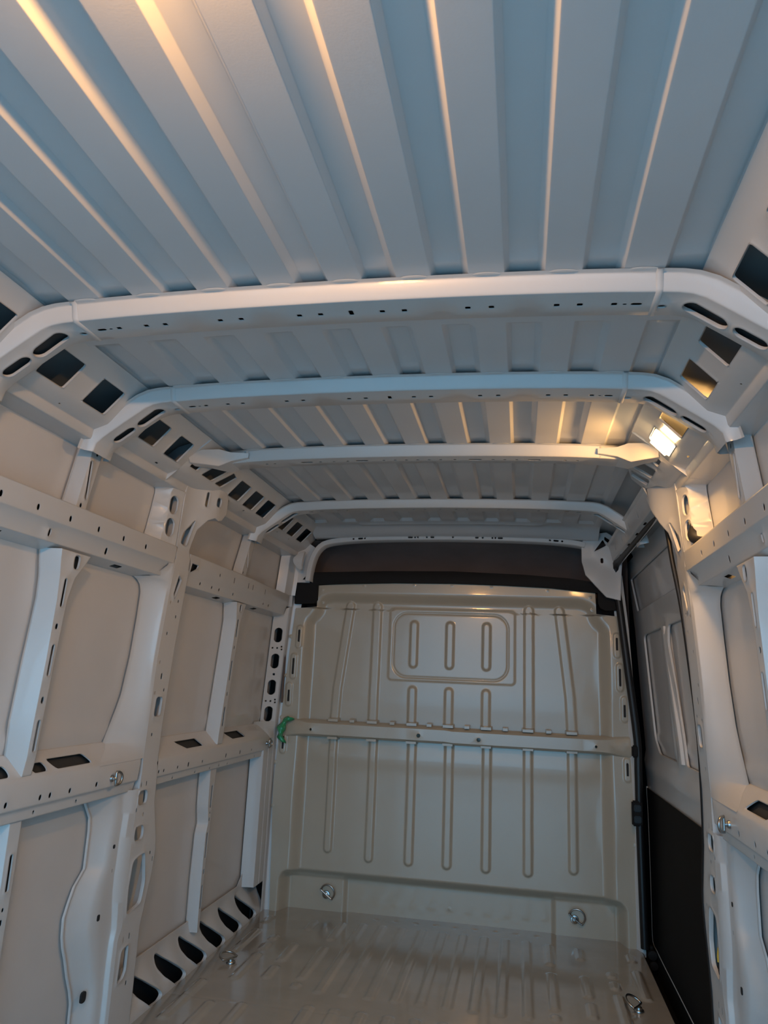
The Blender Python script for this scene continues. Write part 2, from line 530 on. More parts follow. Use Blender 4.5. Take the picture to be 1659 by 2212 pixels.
def roof_panel(y0, y1, m0, m1, ramp_end=True, ry=None):
    xs = []
    for sgn in (-1, 1):
        for a, b in HZ:
            xs += [sgn * (a - .005), sgn * a, sgn * (a + .010), sgn * (b - .015), sgn * b, sgn * (b + .004)]
    xs += [-.735, -.722, .722, .735, 0] + list(np.linspace(-.7, .7, 41))
    xs = np.array(sorted(set(np.round(xs, 4))))
    ys = sorted(set(np.round([y0, y1, m0, m0 + .02, m0 + .04, m1] + ([ry - .045, ry - .03, ry - .02] if ry else []) + list(np.linspace(y0, y1, 10 if ramp_end else 40)), 4)))
    ys = np.array([y for y in ys if y0 <= y <= y1])
    X, Y = np.meshgrid(xs, ys, indexing='ij')
    ax = np.abs(X)
    h = np.zeros_like(X)
    for a, b in HZ:
        up = np.clip((ax - a) / .010, 0, 1) * np.clip((b - ax) / .015, 0, 1)
        h = np.maximum(h, up)
    mask = np.clip((Y - m0) / .03, 0, 1) if m0 > y0 else np.ones_like(Y)
    if ramp_end:
        mask = mask * (1 - .22 * np.clip((Y - (ry - .045)) / .015, 0, 1))
    mask = mask * (Y <= m1 + 1e-6) if m1 < y1 else mask
    Z = RZ + crown(X) + .014 * h * mask
    if not ramp_end:
        Z = Z - .012 * np.exp(-((Y - 3.615) / .02) ** 2) * sst(.50, .44, ax) - .048 * sst(3.63, 3.75, Y)
    return grid_obj('roof_panel', np.stack([X, Y, Z], -1), M_ROOF, ceiling, 20)


roof_panel(-.3, 1.43, -.3, 1.43, True, 1.307)
roof_panel(1.43, 1.90, 1.515, 1.90, True, 1.783)
roof_panel(1.90, 2.47, 1.90, 2.47, True, 2.36)
roof_panel(2.47, 3.23, 2.47, 3.23, True, 3.127)
roof_panel(3.23, 3.78, 3.28, 3.57, False)


def arc_path(pts, sub=6):
    P = smooth_path([(x, 0, z) for x, z in pts], sub)
    full = [Vector((-p.x, 0, p.z)) for p in P[:0:-1]] + P
    s = [0.0]
    for a, b in zip(full[:-1], full[1:]): s.append(s[-1] + (b - a).length)
    c = s[len(P) - 1]
    return full, np.array(s) - c


BOW = [(0, 1.894), (.25, 1.892), (.47, 1.887), (.60, 1.881), (.655, 1.877), (.690, 1.867), (.722, 1.846), (.783, 1.803), (.825, 1.772), (.838, 1.755), (.842, 1.735)]


def bow(yc, prof, holes, path=BOW, slots=True, name='roof_bow', parent=None):
    """prof: list of (t, dy, n) unrolled section; bow bent along the arch"""
    full, S = arc_path(path)
    px = np.array([p.x for p in full]); pz = np.array([p.z for p in full])
    tx = np.gradient(px, S); tz = np.gradient(pz, S)
    T = [a for a, b, c in prof]; DY = [b for a, b, c in prof]; N = [c for a, b, c in prof]

    def f(u, v, n):
        x, z = np.interp(u, S, px), np.interp(u, S, pz)
        a, b = np.interp(u, S, tx), np.interp(u, S, tz)
        nn = float(np.interp(v, T, N)) - n
        L = math.hypot(a, b)
        return (x - b / L * nn, yc + float(np.interp(v, T, DY)), z + a / L * nn)

    def s_at(x):
        return float(np.interp(x, px, S))
    H = []
    for x, t, w, h, r in holes:
        H.append(rr(s_at(x), t, w, h, r, 2))
    if slots:
        for sg in (-1, 1):
            H.append(rr(s_at(sg * .706), .004, .095, .040, None, 5, ang=sg * 7))
            H.append(rr(s_at(sg * .783), .004, .072, .034, None, 5))
    e = S[-1]
    lx = np.linspace(-e * .985, e * .985, 60)
    grid_obj('bow_hole_shade', np.array([[f(u, v, -.014) for v in (T[0] * .45, 0, T[-1] * .45)] for u in lx]), M_BACK, parent or ceiling)  # dark strip added inside the bow to blacken its holes like shade
    o = sheet(name, [(-e, T[0]), (e, T[0]), (e, T[-1]), (-e, T[-1])], H, f, M_PAINT, parent or ceiling,
              creases=[[(-e + .001, t), (e - .001, t)] for t in T[1:-1]], seg=.025, rim=.0, hrim=.008)
    return o


PROF_A = [(-.100, -.070, .036), (-.090, -.0590, .034), (-.056, -.0515, .006), (-.048, -.046, 0), (.045, .045, 0), (.056, .053, .006), (.085, .060, .034)]
sq = lambda x, t=0.0: (x, t, .011, .011, .002)
HB = []
for _x in (.067, .114, .246, .294, .424, .469):
    HB += [sq(_x), sq(-_x)]
HB += [(0, 0, .010, .020, .003)]
for _s in (-1, 1):
    HB += [(_s * .535, 0, .011, .011, .002), (_s * .555, 0, .008, .005, None), (_s * .577, 0, .022, .010, None), (_s * .625, .006, .018, .013, None)]
bow(1.377, PROF_A, HB)
bow(1.853, PROF_A, HB)
PROF_B = [(-.094, -.064, .038), (-.084, -.055, .036), (-.050, -.0455, .006), (-.042, -.040, 0), (.040, .040, 0), (.050, .048, .006), (.08, .055, .036)]
HB3 = [(x, 0, .045, .011, None) for x in (-.401, -.199, .199, .399)] + [(x, 0, .009, .008, .002) for x in (-.55, -.52, -.3, -.35, -.12, -.08, -.04, 0, .04, .08, .13, .3, .34, .5, .54, -.25, .26)]
BOW3 = [(0, 1.892), (.25, 1.890), (.47, 1.885), (.58, 1.880), (.62, 1.877), (.66, 1.874), (.69, 1.872)]
bow(2.425, PROF_B, HB3, BOW3, False)
PROF_C = [(-.084, -.058, .036), (-.074, -.049, .034), (-.042, -.0405, .006), (-.034, -.035, 0), (.034, .034, 0), (.042, .041, .006), (.07, .050, .034)]
HB4 = [(x, 0, .010, .009, .002) for x in (-.47, -.43, -.30, -.26, -.12, -.07, .07, .12, .26, .30, .43, .47, 0)] + [(x, 0, .022, .010, None) for x in (-.55, .55, -.60, .60)]
bow(3.185, PROF_C, HB4)
# bow joint straps: the short end pieces overlap the long middle piece
for yc, prof in ((1.377, PROF_A), (1.853, PROF_A), (2.425, PROF_B)):
    for sg in (-1, 1):
        full, S = arc_path(BOW)
        px = np.array([p.x for p in full]); pz = np.array([p.z for p in full])
        P = np.zeros((4, len(prof), 3))
        for i, x in enumerate((.605, .607, .617, .619)):
            z = float(np.interp(x, px[len(px) // 2:], pz[len(px) // 2:]))
            for j, (t, dy, n) in enumerate(prof):
                P[i, j] = (sg * x, yc + dy * 1.01, z + n - (.0022 if i in (1, 2) else -.001))
        grid_obj('bow_joint', P, M_PAINT, ceiling)
# pads where the roof rests on the front three bows
for yc, w in ((1.377, -.068), (1.853, -.068), (2.425, -.062)):
    lows = [(-.035, .035)] + [q for a, b in ((.107, .176), (.252, .321), (.400, .469), (.547, .620)) for q in ((a, b), (-b, -a))]
    for a, b in lows:
        c = (a + b) / 2; ww = (b - a) * .80
        n = 9
        P = np.zeros((n, 5, 3))
        for i, t in enumerate(np.linspace(-1, 1, n)):
            x = c + t * ww / 2
            e = math.sqrt(max(0, 1 - t * t))
            for j, q in enumerate(np.linspace(0, 1, 5)):
                P[i, j] = (x, yc + w - .008 * e * math.sin(q * math.pi / 2) + .002, RZ + crown(x) - .002 * math.cos(q * math.pi / 2) * (.35 + .65 * e) - .0004)
        grid_obj('weld_pad', P, M_PAINT, ceiling)

# roof side rails (the cove between roof and wall) with cut-outs
COVE = [(.690, 1.9185), (.7, 1.916), (.724, 1.897), (.734, 1.886), (.790, 1.826), (.802, 1.814), (.836, 1.800), (.841, 1.798), (.846, 1.777), (.850, 1.771), (.918, 1.764)]
_cs = [0.0]
for _a, _b in zip(COVE[:-1], COVE[1:]): _cs.append(_cs[-1] + math.hypot(_b[0] - _a[0], _b[1] - _a[1]))
_cx = [a for a, b in COVE]; _cz = [b for a, b in COVE]


def cove_map(s):
    def f(u, v, n):
        x, z = float(np.interp(v, _cs, _cx)), float(np.interp(v, _cs, _cz))
        return (s * (x - n * .72), u, z - n * .68)
    return f


CM = float(np.interp(1.856, _cz[::-1], _cs[::-1]))
for s, nm in ((-1, 'left'), (1, 'right')):
    def cseg(y0, y1, hs):
        H = []
        for h in hs:
            if isinstance(h, tuple): H.append(rr(h[0], CM + h[2], h[1], h[3], .006, 2))
            else: H.append(h)
        sheet('roof_rail', [(y0, 0), (y1, 0), (y1, _cs[-1]), (y0, _cs[-1])], H, cove_map(s), M_PAINT, ceiling,
              creases=[[(y0 + .001, v), (y1 - .001, v)] for v in _cs[1:-1]], seg=.08, rim=0, hrim=.004)
    cseg(-.3, 1.395, [(.62, .11, 0, .082), (.81, .11, 0, .082), (1.05, .11, 0, .082), (1.245, .11, 0, .082)])
    cseg(1.395, 1.87, [(1.508, .111, 0, .084), (1.700, .107, 0, .084), rr(1.61, CM + .085, .006, .004)])
    cseg(1.87, 2.25, [(1.990, .100, 0, .082), (2.157, .100, 0, .082), rr(2.14, CM + .085, .016, .006)])
    br = [rpoly([(2.285, CM + .028), (2.345, CM + .028), (2.345, CM - .004), (2.285, CM - .004)], .005),
          rpoly([(2.385, CM + .030), (2.475, CM + .030), (2.52, CM - .035), (2.515, CM - .058), (2.425, CM - .035)], .006),
          rpoly([(2.505, CM + .030), (2.565, CM + .030), (2.605, CM - .035), (2.56, CM - .045)], .006)]
    if s < 0:
        cseg(2.25, 3.215, br + ([(2.706, .11, 0, .08), (2.866, .11, 0, .08), (3.022, .11, 0, .08), rr(2.70, CM + .06, .012, .008), rr(2.87, CM + .06, .012, .008)]))
        cseg(3.215, 3.80, [(3.303, .105, 0, .078), (3.460, .105, 0, .078), (3.621, .105, 0, .078), rr(3.32, CM + .06, .010, .006), rr(3.5, CM + .06, .010, .006)])
    else:   # over the sliding door the rail ends in an open bracket web
        web = [(2.25, 0), (2.25, _cs[-1]), (2.42, _cs[-1]), (2.50, _cs[5]), (2.62, _cs[4] - .01), (2.64, CM - .03), (2.57, CM - .062), (2.44, CM - .078), (2.40, 0)]
        sheet('roof_rail', web, br, cove_map(s), M_PAINT, ceiling, creases=[[(2.251, v), (2.40, v)] for v in _cs[1:4]] + [[(2.251, v), (2.415, v)] for v in _cs[5:-1]], seg=.03, rim=.006, hrim=.008)
    # outer roof side skin closing the cavity behind the rail
    prof = [(.712, 1.915), (.76, 1.925), (.82, 1.905), (.87, 1.865), (.908, 1.81), (.918, 1.768)]
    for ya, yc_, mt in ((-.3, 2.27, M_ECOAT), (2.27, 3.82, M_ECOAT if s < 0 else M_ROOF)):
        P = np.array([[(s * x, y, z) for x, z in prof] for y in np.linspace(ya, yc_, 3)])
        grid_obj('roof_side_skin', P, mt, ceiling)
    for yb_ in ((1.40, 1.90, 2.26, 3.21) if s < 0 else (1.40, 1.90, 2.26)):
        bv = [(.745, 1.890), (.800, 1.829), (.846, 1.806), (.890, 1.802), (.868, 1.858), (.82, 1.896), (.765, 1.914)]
        mesh_obj('cavity_light_block', [(s * x, yb_ + (0), z) for x, z in bv], [tuple(range(7))], M_ECOAT, ceiling)  # plate added in the cavity to hold back the lamp's light
    # bracket block where the third bow meets the rail
    vb = [(.60, 2.365, 1.905), (.60, 2.365, 1.888), (.60, 2.475, 1.888), (.66, 2.345, 1.903), (.66, 2.362, 1.876), (.66, 2.47, 1.876),
          (.690, 2.315, 1.905), (.700, 2.345, 1.852), (.705, 2.46, 1.862), (.728, 2.27, 1.890), (.735, 2.300, 1.846), (.742, 2.385, 1.856), (.762, 2.225, 1.860), (.770, 2.265, 1.842), (.772, 2.31, 1.842)]
    fb = []
    for k in range(4):
        for j in range(2):
            fb.append((k * 3 + j, k * 3 + j + 1, k * 3 + j + 4, k * 3 + j + 3))
    mesh_obj('bow_bracket', [(s * x, y, z) for x, y, z in vb], fb, M_PAINT, ceiling, 30)

# front roof header
HPATH = [(0, 1.880), (.3, 1.876), (.5, 1.868), (.62, 1.856), (.672, 1.845), (.705, 1.828), (.738, 1.785), (.757, 1.72), (.764, 1.66), (.766, 1.635)]
full, S = arc_path(HPATH)
hx = np.array([p.x for p in full]); hz = np.array([p.z for p in full])
keep = hx < .675
hx, hz, S = hx[keep], hz[keep], S[keep]
htx, htz = np.gradient(hx, S), np.gradient(hz, S)
HT = [(-.030, .03, .016), (-.022, .004, .013), (-.014, 0, .012), (.014, 0, -.012), (.020, .008, -.016), (.03, .05, -.018)]


def hmap(u, v, n):
    x, z = np.interp(u, S, hx), np.interp(u, S, hz)
    a, b = np.interp(u, S, htx), np.interp(u, S, htz)
    L = math.hypot(a, b)
    dy = float(np.interp(v, [q[0] for q in HT], [q[1] for q in HT])); nn = float(np.interp(v, [q[0] for q in HT], [q[2] for q in HT]))
    return (x - b / L * nn, 3.75 + dy - n, z + a / L * nn)


HH = []
for x, w in ((-.525, .010), (-.486, .026), (-.463, .009), (-.218, .026), (-.193, .010), (-.178, .009), (-.131, .009), (-.102, .020), (.006, .010), (.13, .018), (.16, .010), (.21, .009), (.225, .009), (.25, .026), (.50, .010), (.53, .026), (.56, .010)):
    HH.append(rr(float(np.interp(x, hx, S)), .001, w, .010, .004, 2))
sheet('roof_header', [(S[0], HT[0][0]), (S[-1], HT[0][0]), (S[-1], HT[-1][0]), (S[0], HT[-1][0])], HH, hmap, M_PAINT, ceiling,
      creases=[[(S[0] + .001, q[0]), (S[-1] - .001, q[0])] for q in HT[1:-1]], seg=.025, rim=0, hrim=.01)

# ---- left wall
wall_left = empty('wall_left')
tag(wall_left, 'left steel side wall of the van with pillars, rails and bare panels', 'wall', kind='structure')
rear_wall(-1, wall_left)
s = -1
for a, b in ((2.42, 3.12), (3.12, 3.86)):
    skin_panel(s, a, b, 1.43, 1.80, wall_left)
    skin_panel(s, a, b, .80, 1.43, wall_left)
    skin_panel(s, a, b, -.12, .80, wall_left)
rail_d = [(1.440, FL), (1.452, -.014), (1.492, -.010), (1.505, 0), (1.568, 0)]
H = [small(y, 1.53, .009, .014) for y in (2.831,)] + [small(y, 1.53, .007, .026) for y in (2.989, 3.161, 3.219, 3.389)]
H += [small(y, 1.475, .011, .013) for y in (2.684, 2.797, 2.872, 3.026, 3.419, 3.496)]
H += [rpoly([(2.556, 1.536), (2.616, 1.536), (2.608, 1.521), (2.556, 1.500)], .004)]
H += [rr(y, 1.446, .05, .005) for y in (2.92, 3.37)]
sheet('upper_rail', [(2.535, 1.440), (3.74, 1.440), (3.76, 1.46), (3.76, 1.558), (3.40, 1.562), (3.05, 1.568), (2.535, 1.568)], H, wm(s, rail_d), M_PAINT, wall_left,
      creases=[[(2.536, z), (3.759, z)] for z in (1.452, 1.492, 1.505)], rim=.02)
belt_d = [(.742, -.014), (.766, -.011), (.772, -.002), (.79, 0), (.825, 0), (.833, -.004), (.895, -.068)]
H = [small(y, .788, .009, .012) for y in (2.55, 2.589, 2.7, 2.922, 3.486)] + [small(y, .789, .011, .019) for y in (2.793, 3.169, 3.336)]
H += [small(y, .752, .009, .011) for y in (2.69, 2.887, 3.032, 3.128, 3.225, 3.565)]
H += [rpoly([(2.80, .846), (2.955, .846), (2.925, .874), (2.735, .874)], .006), rpoly([(3.28, .850), (3.44, .850), (3.40, .878), (3.23, .878)], .006)]
sheet('belt_rail', [(2.53, .742), (3.74, .742), (3.74, .895), (2.53, .895)], H, wm(s, belt_d), M_PAINT, wall_left,
      creases=[[(2.531, z), (3.739, z)] for z in (.766, .772, .825, .833)], rim=.03)
loft('rail_hole_shade', s, [(z, [(2.54, d), (3.1, d), (3.72, d)]) for z, d in ((.752, -.030), (.80, -.018), (.835, -.024), (.884, -.068))], M_BACK, wall_left)  # dark sheet added as shade behind the front belt rail holes
loft('rail_hole_shade', s, [(z, [(2.54, d), (3.1, d), (3.72, d)]) for z, d in ((1.450, -.050), (1.47, -.034), (1.50, -.024), (1.552, -.016))], M_BACK, wall_left)  # dark sheet added as shade behind the front upper rail holes
# stiffeners of the front half
brace('stiffener', s, [(1.447, 3.055, 3.075, 3.19), (1.42, 3.065, 3.085, 3.175), (1.365, 3.074, 3.100, 3.155), (1.25, 3.062, 3.096, 3.144), (1.125, 3.048, 3.091, 3.140), (.925, 3.054, 3.082, 3.134), (.87, 3.075, 3.08, 3.132), (.842, 3.078, 3.08, 3.131)],
      [rr(3.122, 1.335, .012, .08), rr(3.118, 1.25, .010, .014), rr(3.116, 1.15, .012, .085), rr(3.112, 1.05, .010, .018), rr(3.108, .955, .012, .082),
       rpoly([(3.115, 1.440), (3.14, 1.440), (3.138, 1.405), (3.118, 1.405)], .012)], wall_left)
brace('stiffener', s, [(.742, 3.045, 3.062, 3.125), (.66, 3.040, 3.064, 3.118), (.592, 3.047, 3.068, 3.112), (.526, 3.070, 3.085, 3.112), (.486, 3.035, 3.070, 3.108), (.314, 3.022, 3.066, 3.096), (.15, 3.05, 3.070, 3.094), (.115, 3.07, 3.074, 3.092)],
      [rr(3.095, .63, .011, .09), rr(3.095, .565, .007, .008), rr(3.094, .54, .009, .014), rr(3.088, .44, .011, .10), rr(3.086, .34, .009, .02), rr(3.083, .245, .011, .09)], wall_left, di=-.02)
brace('stiffener', s, [(1.785, 3.165, 3.172, 3.225), (1.70, 3.14, 3.148, 3.20), (1.62, 3.115, 3.122, 3.175), (1.55, 3.10, 3.108, 3.16)],
      [rr(3.150, 1.665, .012, .11, ang=13), small(3.185, 1.745, .009, .013), small(3.128, 1.585, .009, .013)], wall_left, di=-.024)
# front pillar with four ovals, turned to the rear
fp = empty('front_pillar', parent=wall_left)


def fpm(u, z, n):
    y = 3.752 + u * .048; d = FL + u * (.068)
    return (s * (xin(z) - d) + n * .6, y - n * .8, z)


H = [rr(.47, z, .50, .074, None, 5) for z in ()]
ov = []
for z in (1.347, 1.211, 1.076, .941):
    ov.append([(.47 + .27 * math.cos(a), z + (.018 if math.sin(a) > 0 else -.018) + .020 * math.sin(a)) for a in np.linspace(0, 2 * math.pi, 20, endpoint=False)])
for z in (1.279, 1.006):
    ov += [[(u + .05 * sx, z + dz + .004 * sz) for sx, sz in ((-1, -1), (1, -1), (1, 1), (-1, 1))] for u, dz in ((.2, 0), (.5, 0), (.78, .008), (.8, -.006))]
ov += [[(.5 + .07 * sx, 1.143 + .005 * sz) for sx, sz in ((-1, -1), (1, -1), (1, 1), (-1, 1))]]
sheet('pillar_face', [(0, .80), (1, .80), (1, 1.50), (0, 1.46)], ov, fpm, M_PAINT, fp, lip=0, creases=[[(.001, z), (.999, z)] for z in (1.40, 1.30, 1.265, 1.16, 1.125, 1.02, .985, .89)], seg=.06, rim=.004, hrim=.008)
loft('pillar_edge', s, [(z, [(3.795, .0), (3.80, .003), (3.812, .004), (3.822, .003), (3.836, .004), (3.840, .012), (3.842, .05)]) for z in np.linspace(0.0, 1.60, 24)], M_PAINT, fp)
loft('window_corner', s, [(z, [(3.66, FL), (3.70, FL + .004), (3.74, d2), (3.765, d2 + .01), (3.80, .0)]) for z, d2 in ((.905, -.040), (.88, -.035), (.862, -.025), (.845, -.015), (.825, -.006))], M_PAINT, fp)
loft('lower_flange', s, [(z, [(3.655, FL), (3.665, -.03), (3.668, -.002), (3.70, 0), (3.725, 0), (3.728, -.006), (3.735, -.006), (3.738, 0), (3.80, 0)]) for z in np.linspace(.14, .80, 12)], M_PAINT, fp)
sheet('corner_panel', [(-.935, 1.50), (-.855, 1.50), (-.855, 1.632), (-.765, 1.632), (-.755, 1.70), (-.74, 1.82), (-.80, 1.86), (-.935, 1.80)], [], lambda u, v, n: (u, 3.795 - n, v), M_SKIN, fp, rim=0)
loft('corner_flange', s, [(z, [(3.72, FL), (3.735, -.02), (3.765, -.010), (3.79, .0), (3.795, .02)]) for z in np.linspace(1.56, 1.77, 6)], M_PAINT, fp)
# sill with six tear-drop openings
sill_d = lambda y, z: -.058 * float(sst(.0, .155, z)) - .012 * (0.5 + 0.5 * math.cos((y - 2.60) / .2 * 2 * math.pi)) * float(sst(.155, .10, z)) * float(sst(.01, .05, z))
TD = []
for k in range(6):
    y = 2.600 + .1945 * k
    TD.append([(yy, zz) for yy, zz in rpoly([(y - .014, .126), (y + .010, .122), (y + .062, .086), (y + .150, .026), (y + .160, .008), (y + .136, -.003), (y + .072, .001), (y + .018, .045), (y - .016, .085)], .014, 4)])
sheet('sill', [(2.50, -.03), (3.84, -.03), (3.84, .20), (3.66, .20), (3.60, .156), (2.50, .156)], TD, wm(s, dyz=sill_d), M_PAINT, wall_left, seg=.04, grid=(.02, .015), rim=.004, hrim=.012)
back = sheet('sill_hole_shade', [(2.50, -.19), (3.84, -.19), (3.84, .14), (2.50, .14)], [], wm(s, dyz=lambda y, z: -.070), M_DARK, wall_left, rim=0)  # black sheet added behind the tear-drops as their inner shade

# ---- right wall
wall_right = empty('wall_right')
tag(wall_right, 'right steel side wall of the van behind the sliding door', 'wall', kind='structure')
rear_wall(1, wall_right)
s = 1
# door header beam along the opening
HB_ = [(.772, 1.838), (.782, 1.832), (.800, 1.768), (.804, 1.762), (.834, 1.757), (.84, 1.745)]
_hs = [0.0]
for _a, _b in zip(HB_[:-1], HB_[1:]): _hs.append(_hs[-1] + math.hypot(_b[0] - _a[0], _b[1] - _a[1]))


def hbm(u, v, n):
    return (float(np.interp(v, _hs, [a for a, b in HB_])) - n, u, float(np.interp(v, _hs, [b for a, b in HB_])))


H = [rr(y, _hs[1] + .035, .010, .028, .003, 2) for y in (2.86, 3.08, 3.32, 3.55)] + [rr(y + .05, _hs[1] + .045, .006, .014, .002, 2) for y in (2.80, 3.16, 3.48)]
H += [rr(y, _hs[3] + .014, .05, .012, .004, 2) for y in (2.85, 3.05, 3.28, 3.55)]
sheet('door_header', [(2.60, 0), (3.79, 0), (3.79, _hs[-1]), (2.60, _hs[-1])], H, hbm, M_PAINT, wall_right, creases=[[(2.601, v), (3.789, v)] for v in _hs[1:-1]], rim=.0, hrim=.01)
# front corner plate of the header
cp = [(.655, 1.86), (.70, 1.905), (.775, 1.905), (.845, 1.845), (.848, 1.74), (.838, 1.57), (.77, 1.585), (.715, 1.64), (.67, 1.69), (.655, 1.76)]
cph = [rpoly([(.715, 1.812), (.757, 1.870), (.772, 1.838)], .006), rpoly([(.765, 1.885), (.80, 1.855), (.788, 1.842), (.764, 1.868)], .005), rr(.752, 1.765, .013, .026)]


def cpm(u, v, n):
    return (u, 3.76 - .06 * float(sst(.70, .84, u)) * float(sst(1.72, 1.82, v)) - .03 * math.sin(max(0, min(1, (v - 1.57) / .2)) * math.pi) * float(sst(.84, .70, u)) - n, v)


sheet('header_corner_plate', cp, cph, cpm, M_PAINT, wall_right, seg=.02, grid=(.015, .015), rim=.015, hrim=.006)
# front edge strip between bulkhead and door opening
loft('front_jamb', s, [(z, [(3.842, .05), (3.838, .036), (3.825, .026), (3.80, .016), (3.795, .008), (3.80, -.004)]) for z in np.linspace(-.02, 1.70, 20)], M_PAINT, wall_right)

# ---- sliding door
door = empty('door_1')
tag(door, 'closed white sliding door on the right with black lower board', 'door', kind='structure')
DD = -.062
cut1 = rpoly([(3.205, .872), (3.60, .868), (3.69, .93), (3.745, 1.395), (3.70, 1.405), (3.27, 1.405)], .03, 5)
cut2 = rpoly([(2.60, .872), (3.04, .872), (3.055, .97), (3.13, 1.32), (3.125, 1.405), (2.60, 1.405)], .02, 4)
cut3 = rpoly([(2.62, 1.525), (3.84, 1.525), (3.93, 1.70), (2.62, 1.70)], .015, 3)


def door_d(y, z):
    return -.012 * float(sst(.80, .83, z)) + .012 * float(sst(3.10, 3.15, y) * sst(3.26, 3.20, y)) * float(sst(.86, .92, z) * sst(1.42, 1.36, z))


sheet('door_frame', [(2.45, -.12), (3.99, -.12), (3.99, 1.79), (2.45, 1.79)], [cut1, cut2, cut3], wm(1, dz=[(-.2, DD), (.74, DD), (.80, DD + .012), (3, DD + .012)], dyz=door_d), M_PAINT, door, lip=0,
      seg=.05, grid=(.03, .03), rim=0, hrim=.009)
for a, b, c, d in ((2.5, 3.16, .84, 1.44), (3.16, 3.80, .84, 1.44), (2.5, 3.97, 1.50, 1.74)):
    skin_panel(1, a, b, c, d, door, DD - .014).name = 'door_panel'
sheet('door_board', [(2.44, -.10), (3.925, -.10), (3.915, .33), (3.935, .685), (2.44, .700)], [], wm(1, dz=[(0, DD + .010), (3, DD + .010)]), M_BOARD, door, rim=.004)
lip = smooth_path([(.9 - DD - .004 + .002, y, z) for y, z in ((3.945, .69), (3.922, .55), (3.915, .33), (3.918, .15), (3.915, .02), (3.80, .008), (3.62, .004), (3.39, .004), (3.09, .002), (2.6, 0.0))], 4)
tube('board_edge_lip', lip, .005, M_PAINT, door, 6)
# ridge between the two door panels
loft('door_stiffener', 1, [(z, [(a, DD - .02), (a + .012, DD + .012), (a + .05, DD + .016), (a + .075, DD + .004), (a + .085, DD - .02)]) for z, a in ((1.402, 3.155), (1.30, 3.150), (1.10, 3.105), (.95, 3.07), (.875, 3.06))], M_PAINT, door)

# ---- floor
def bead(X, Y, x0, y0, y1, hw, e):
    d = np.sqrt((X - x0) ** 2 + (Y - np.clip(Y, y0, y1)) ** 2) - hw
    return 1 - sst(-e, e, d)


xs = np.linspace(-.905, .892, 330); ys = np.linspace(2.25, 4.0, 250)
X, Y = np.meshgrid(xs, ys, indexing='ij')
h = np.zeros_like(X)
for k in range(-4, 5):
    x0 = .0955 * k
    h = np.maximum(h, bead(X, Y, x0, 2.965, 3.76, .017, .006))
    h = np.maximum(h, bead(X, Y, x0, 2.2, 2.825, .017, .006))
for x0, segs in ((.478, ((2.965, 3.02), (3.05, 3.42), (3.50, 3.76))), (.612, ((2.40, 2.80), (3.02, 3.16), (3.20, 3.425), (3.60, 3.75))), (.725, ((2.5, 2.78), (2.98, 3.27), (3.31, 3.40), (3.43, 3.50))), (.83, ((2.6, 2.95), (3.24, 3.55), (3.64, 3.75)))):
    for a, b in segs:
        for sg in (-1, 1):
            h = np.maximum(h, bead(X, Y, sg * x0, a + .018, b - .018, .016, .006))
h2 = np.zeros_like(X)
for k in range(-4, 5):
    h2 = np.maximum(h2, bead(X, Y, .0955 * k + .048, 3.86, 3.865, .012, .008))
Z = .0065 * h - .002 * h2 - .0012 * np.exp(-((Y - 2.80) / .004) ** 2)
floor = grid_obj('floor', np.stack([X, Y, Z], -1), M_FLOOR)
tag(floor, 'glossy beige grey pressed steel load floor with long beads', 'floor', kind='structure')
P = np.array([[(x, y, 0.0) for y in np.linspace(-.3, 2.25, 4)] for x in (-.925, 0, .892)])
grid_obj('rear_floor_sheet', P, M_FLOOR, floor)
# door step below the floor edge and the floor's edge flange
P = np.array([[(x, y, z) for y in np.linspace(2.45, 3.99, 3)] for x, z in ((.892, 0), (.897, -.004), (.897, -.10), (1.02, -.10))])
grid_obj('door_step', P, M_RUBBER, floor)

# ---- bulkhead
zs = np.linspace(0, 1, 430)
us = np.linspace(-1, 1, 460)
Uu, Vv = np.meshgrid(us, zs, indexing='ij')
WZ = [0, .3, .60, .90, 1.30, 1.497, 1.507, 1.66]
WX = [.872, .885, .897, .886, .858, .846, .728, .722]
ztop = 1.650 - .028 * (np.abs(Uu) ** 2.2)
Z = Vv * ztop
X = Uu * np.interp(Z, WZ, WX)


def rbox(X, Z, cx, cz, hx_, hz_, r):
    qx, qz = np.abs(X - cx) - hx_ + r, np.abs(Z - cz) - hz_ + r
    return np.sqrt(np.maximum(qx, 0) ** 2 + np.maximum(qz, 0) ** 2) + np.minimum(np.maximum(qx, qz), 0) - r


f = .045 * (1 - sst(-.03, .03, rbox(X, Z, 0, .80, .765, .76, .14)))
f -= .02 * (1 - sst(-.05, .05, rbox(X, Z, 0, 1.62, .9, .10, .02))) * 0
for sg in (-1, 1):    # the top corners are cut deep for the trim blocks
    f *= sst(.02, .09, np.sqrt((X - sg * .80) ** 2 + (Z - 1.52) ** 2) - .03)
for x0 in (0, .189, -.189, .390, -.390, .602, -.602):
    f -= .012 * bead(X, Z, x0, .272 if abs(x0) < .5 else .30, .86, .019, .006)
f -= .010 * bead(X, Z, .395, .93, 1.52, .022, .006) + .010 * bead(X, Z, -.400, .93, 1.52, .022, .006)
xc = np.interp(Z, [.93, 1.09, 1.31, 1.53], [.603, .596, .572, .547])
for sg in (-1, 1):
    d = np.sqrt((X - sg * xc) ** 2 + (Z - np.clip(Z, .93, 1.52)) ** 2) - .022
    f -= .010 * (1 - sst(-.006, .006, d))
f -= .006 * (1 - sst(-.006, .006, rbox(X, Z, -.002, 1.327, .327, .186, .02)))
rg = rbox(X, Z, -.008, 1.325, .298, .166, .075)
f += .004 * np.exp(-(rg / .005) ** 2)
for x0 in (-.197, -.008, .181):
    f -= .014 * bead(X, Z, x0, 1.228, 1.428, .019, .006)
    f -= .012 * bead(X, Z, x0, .93, 1.092, .019, .006)
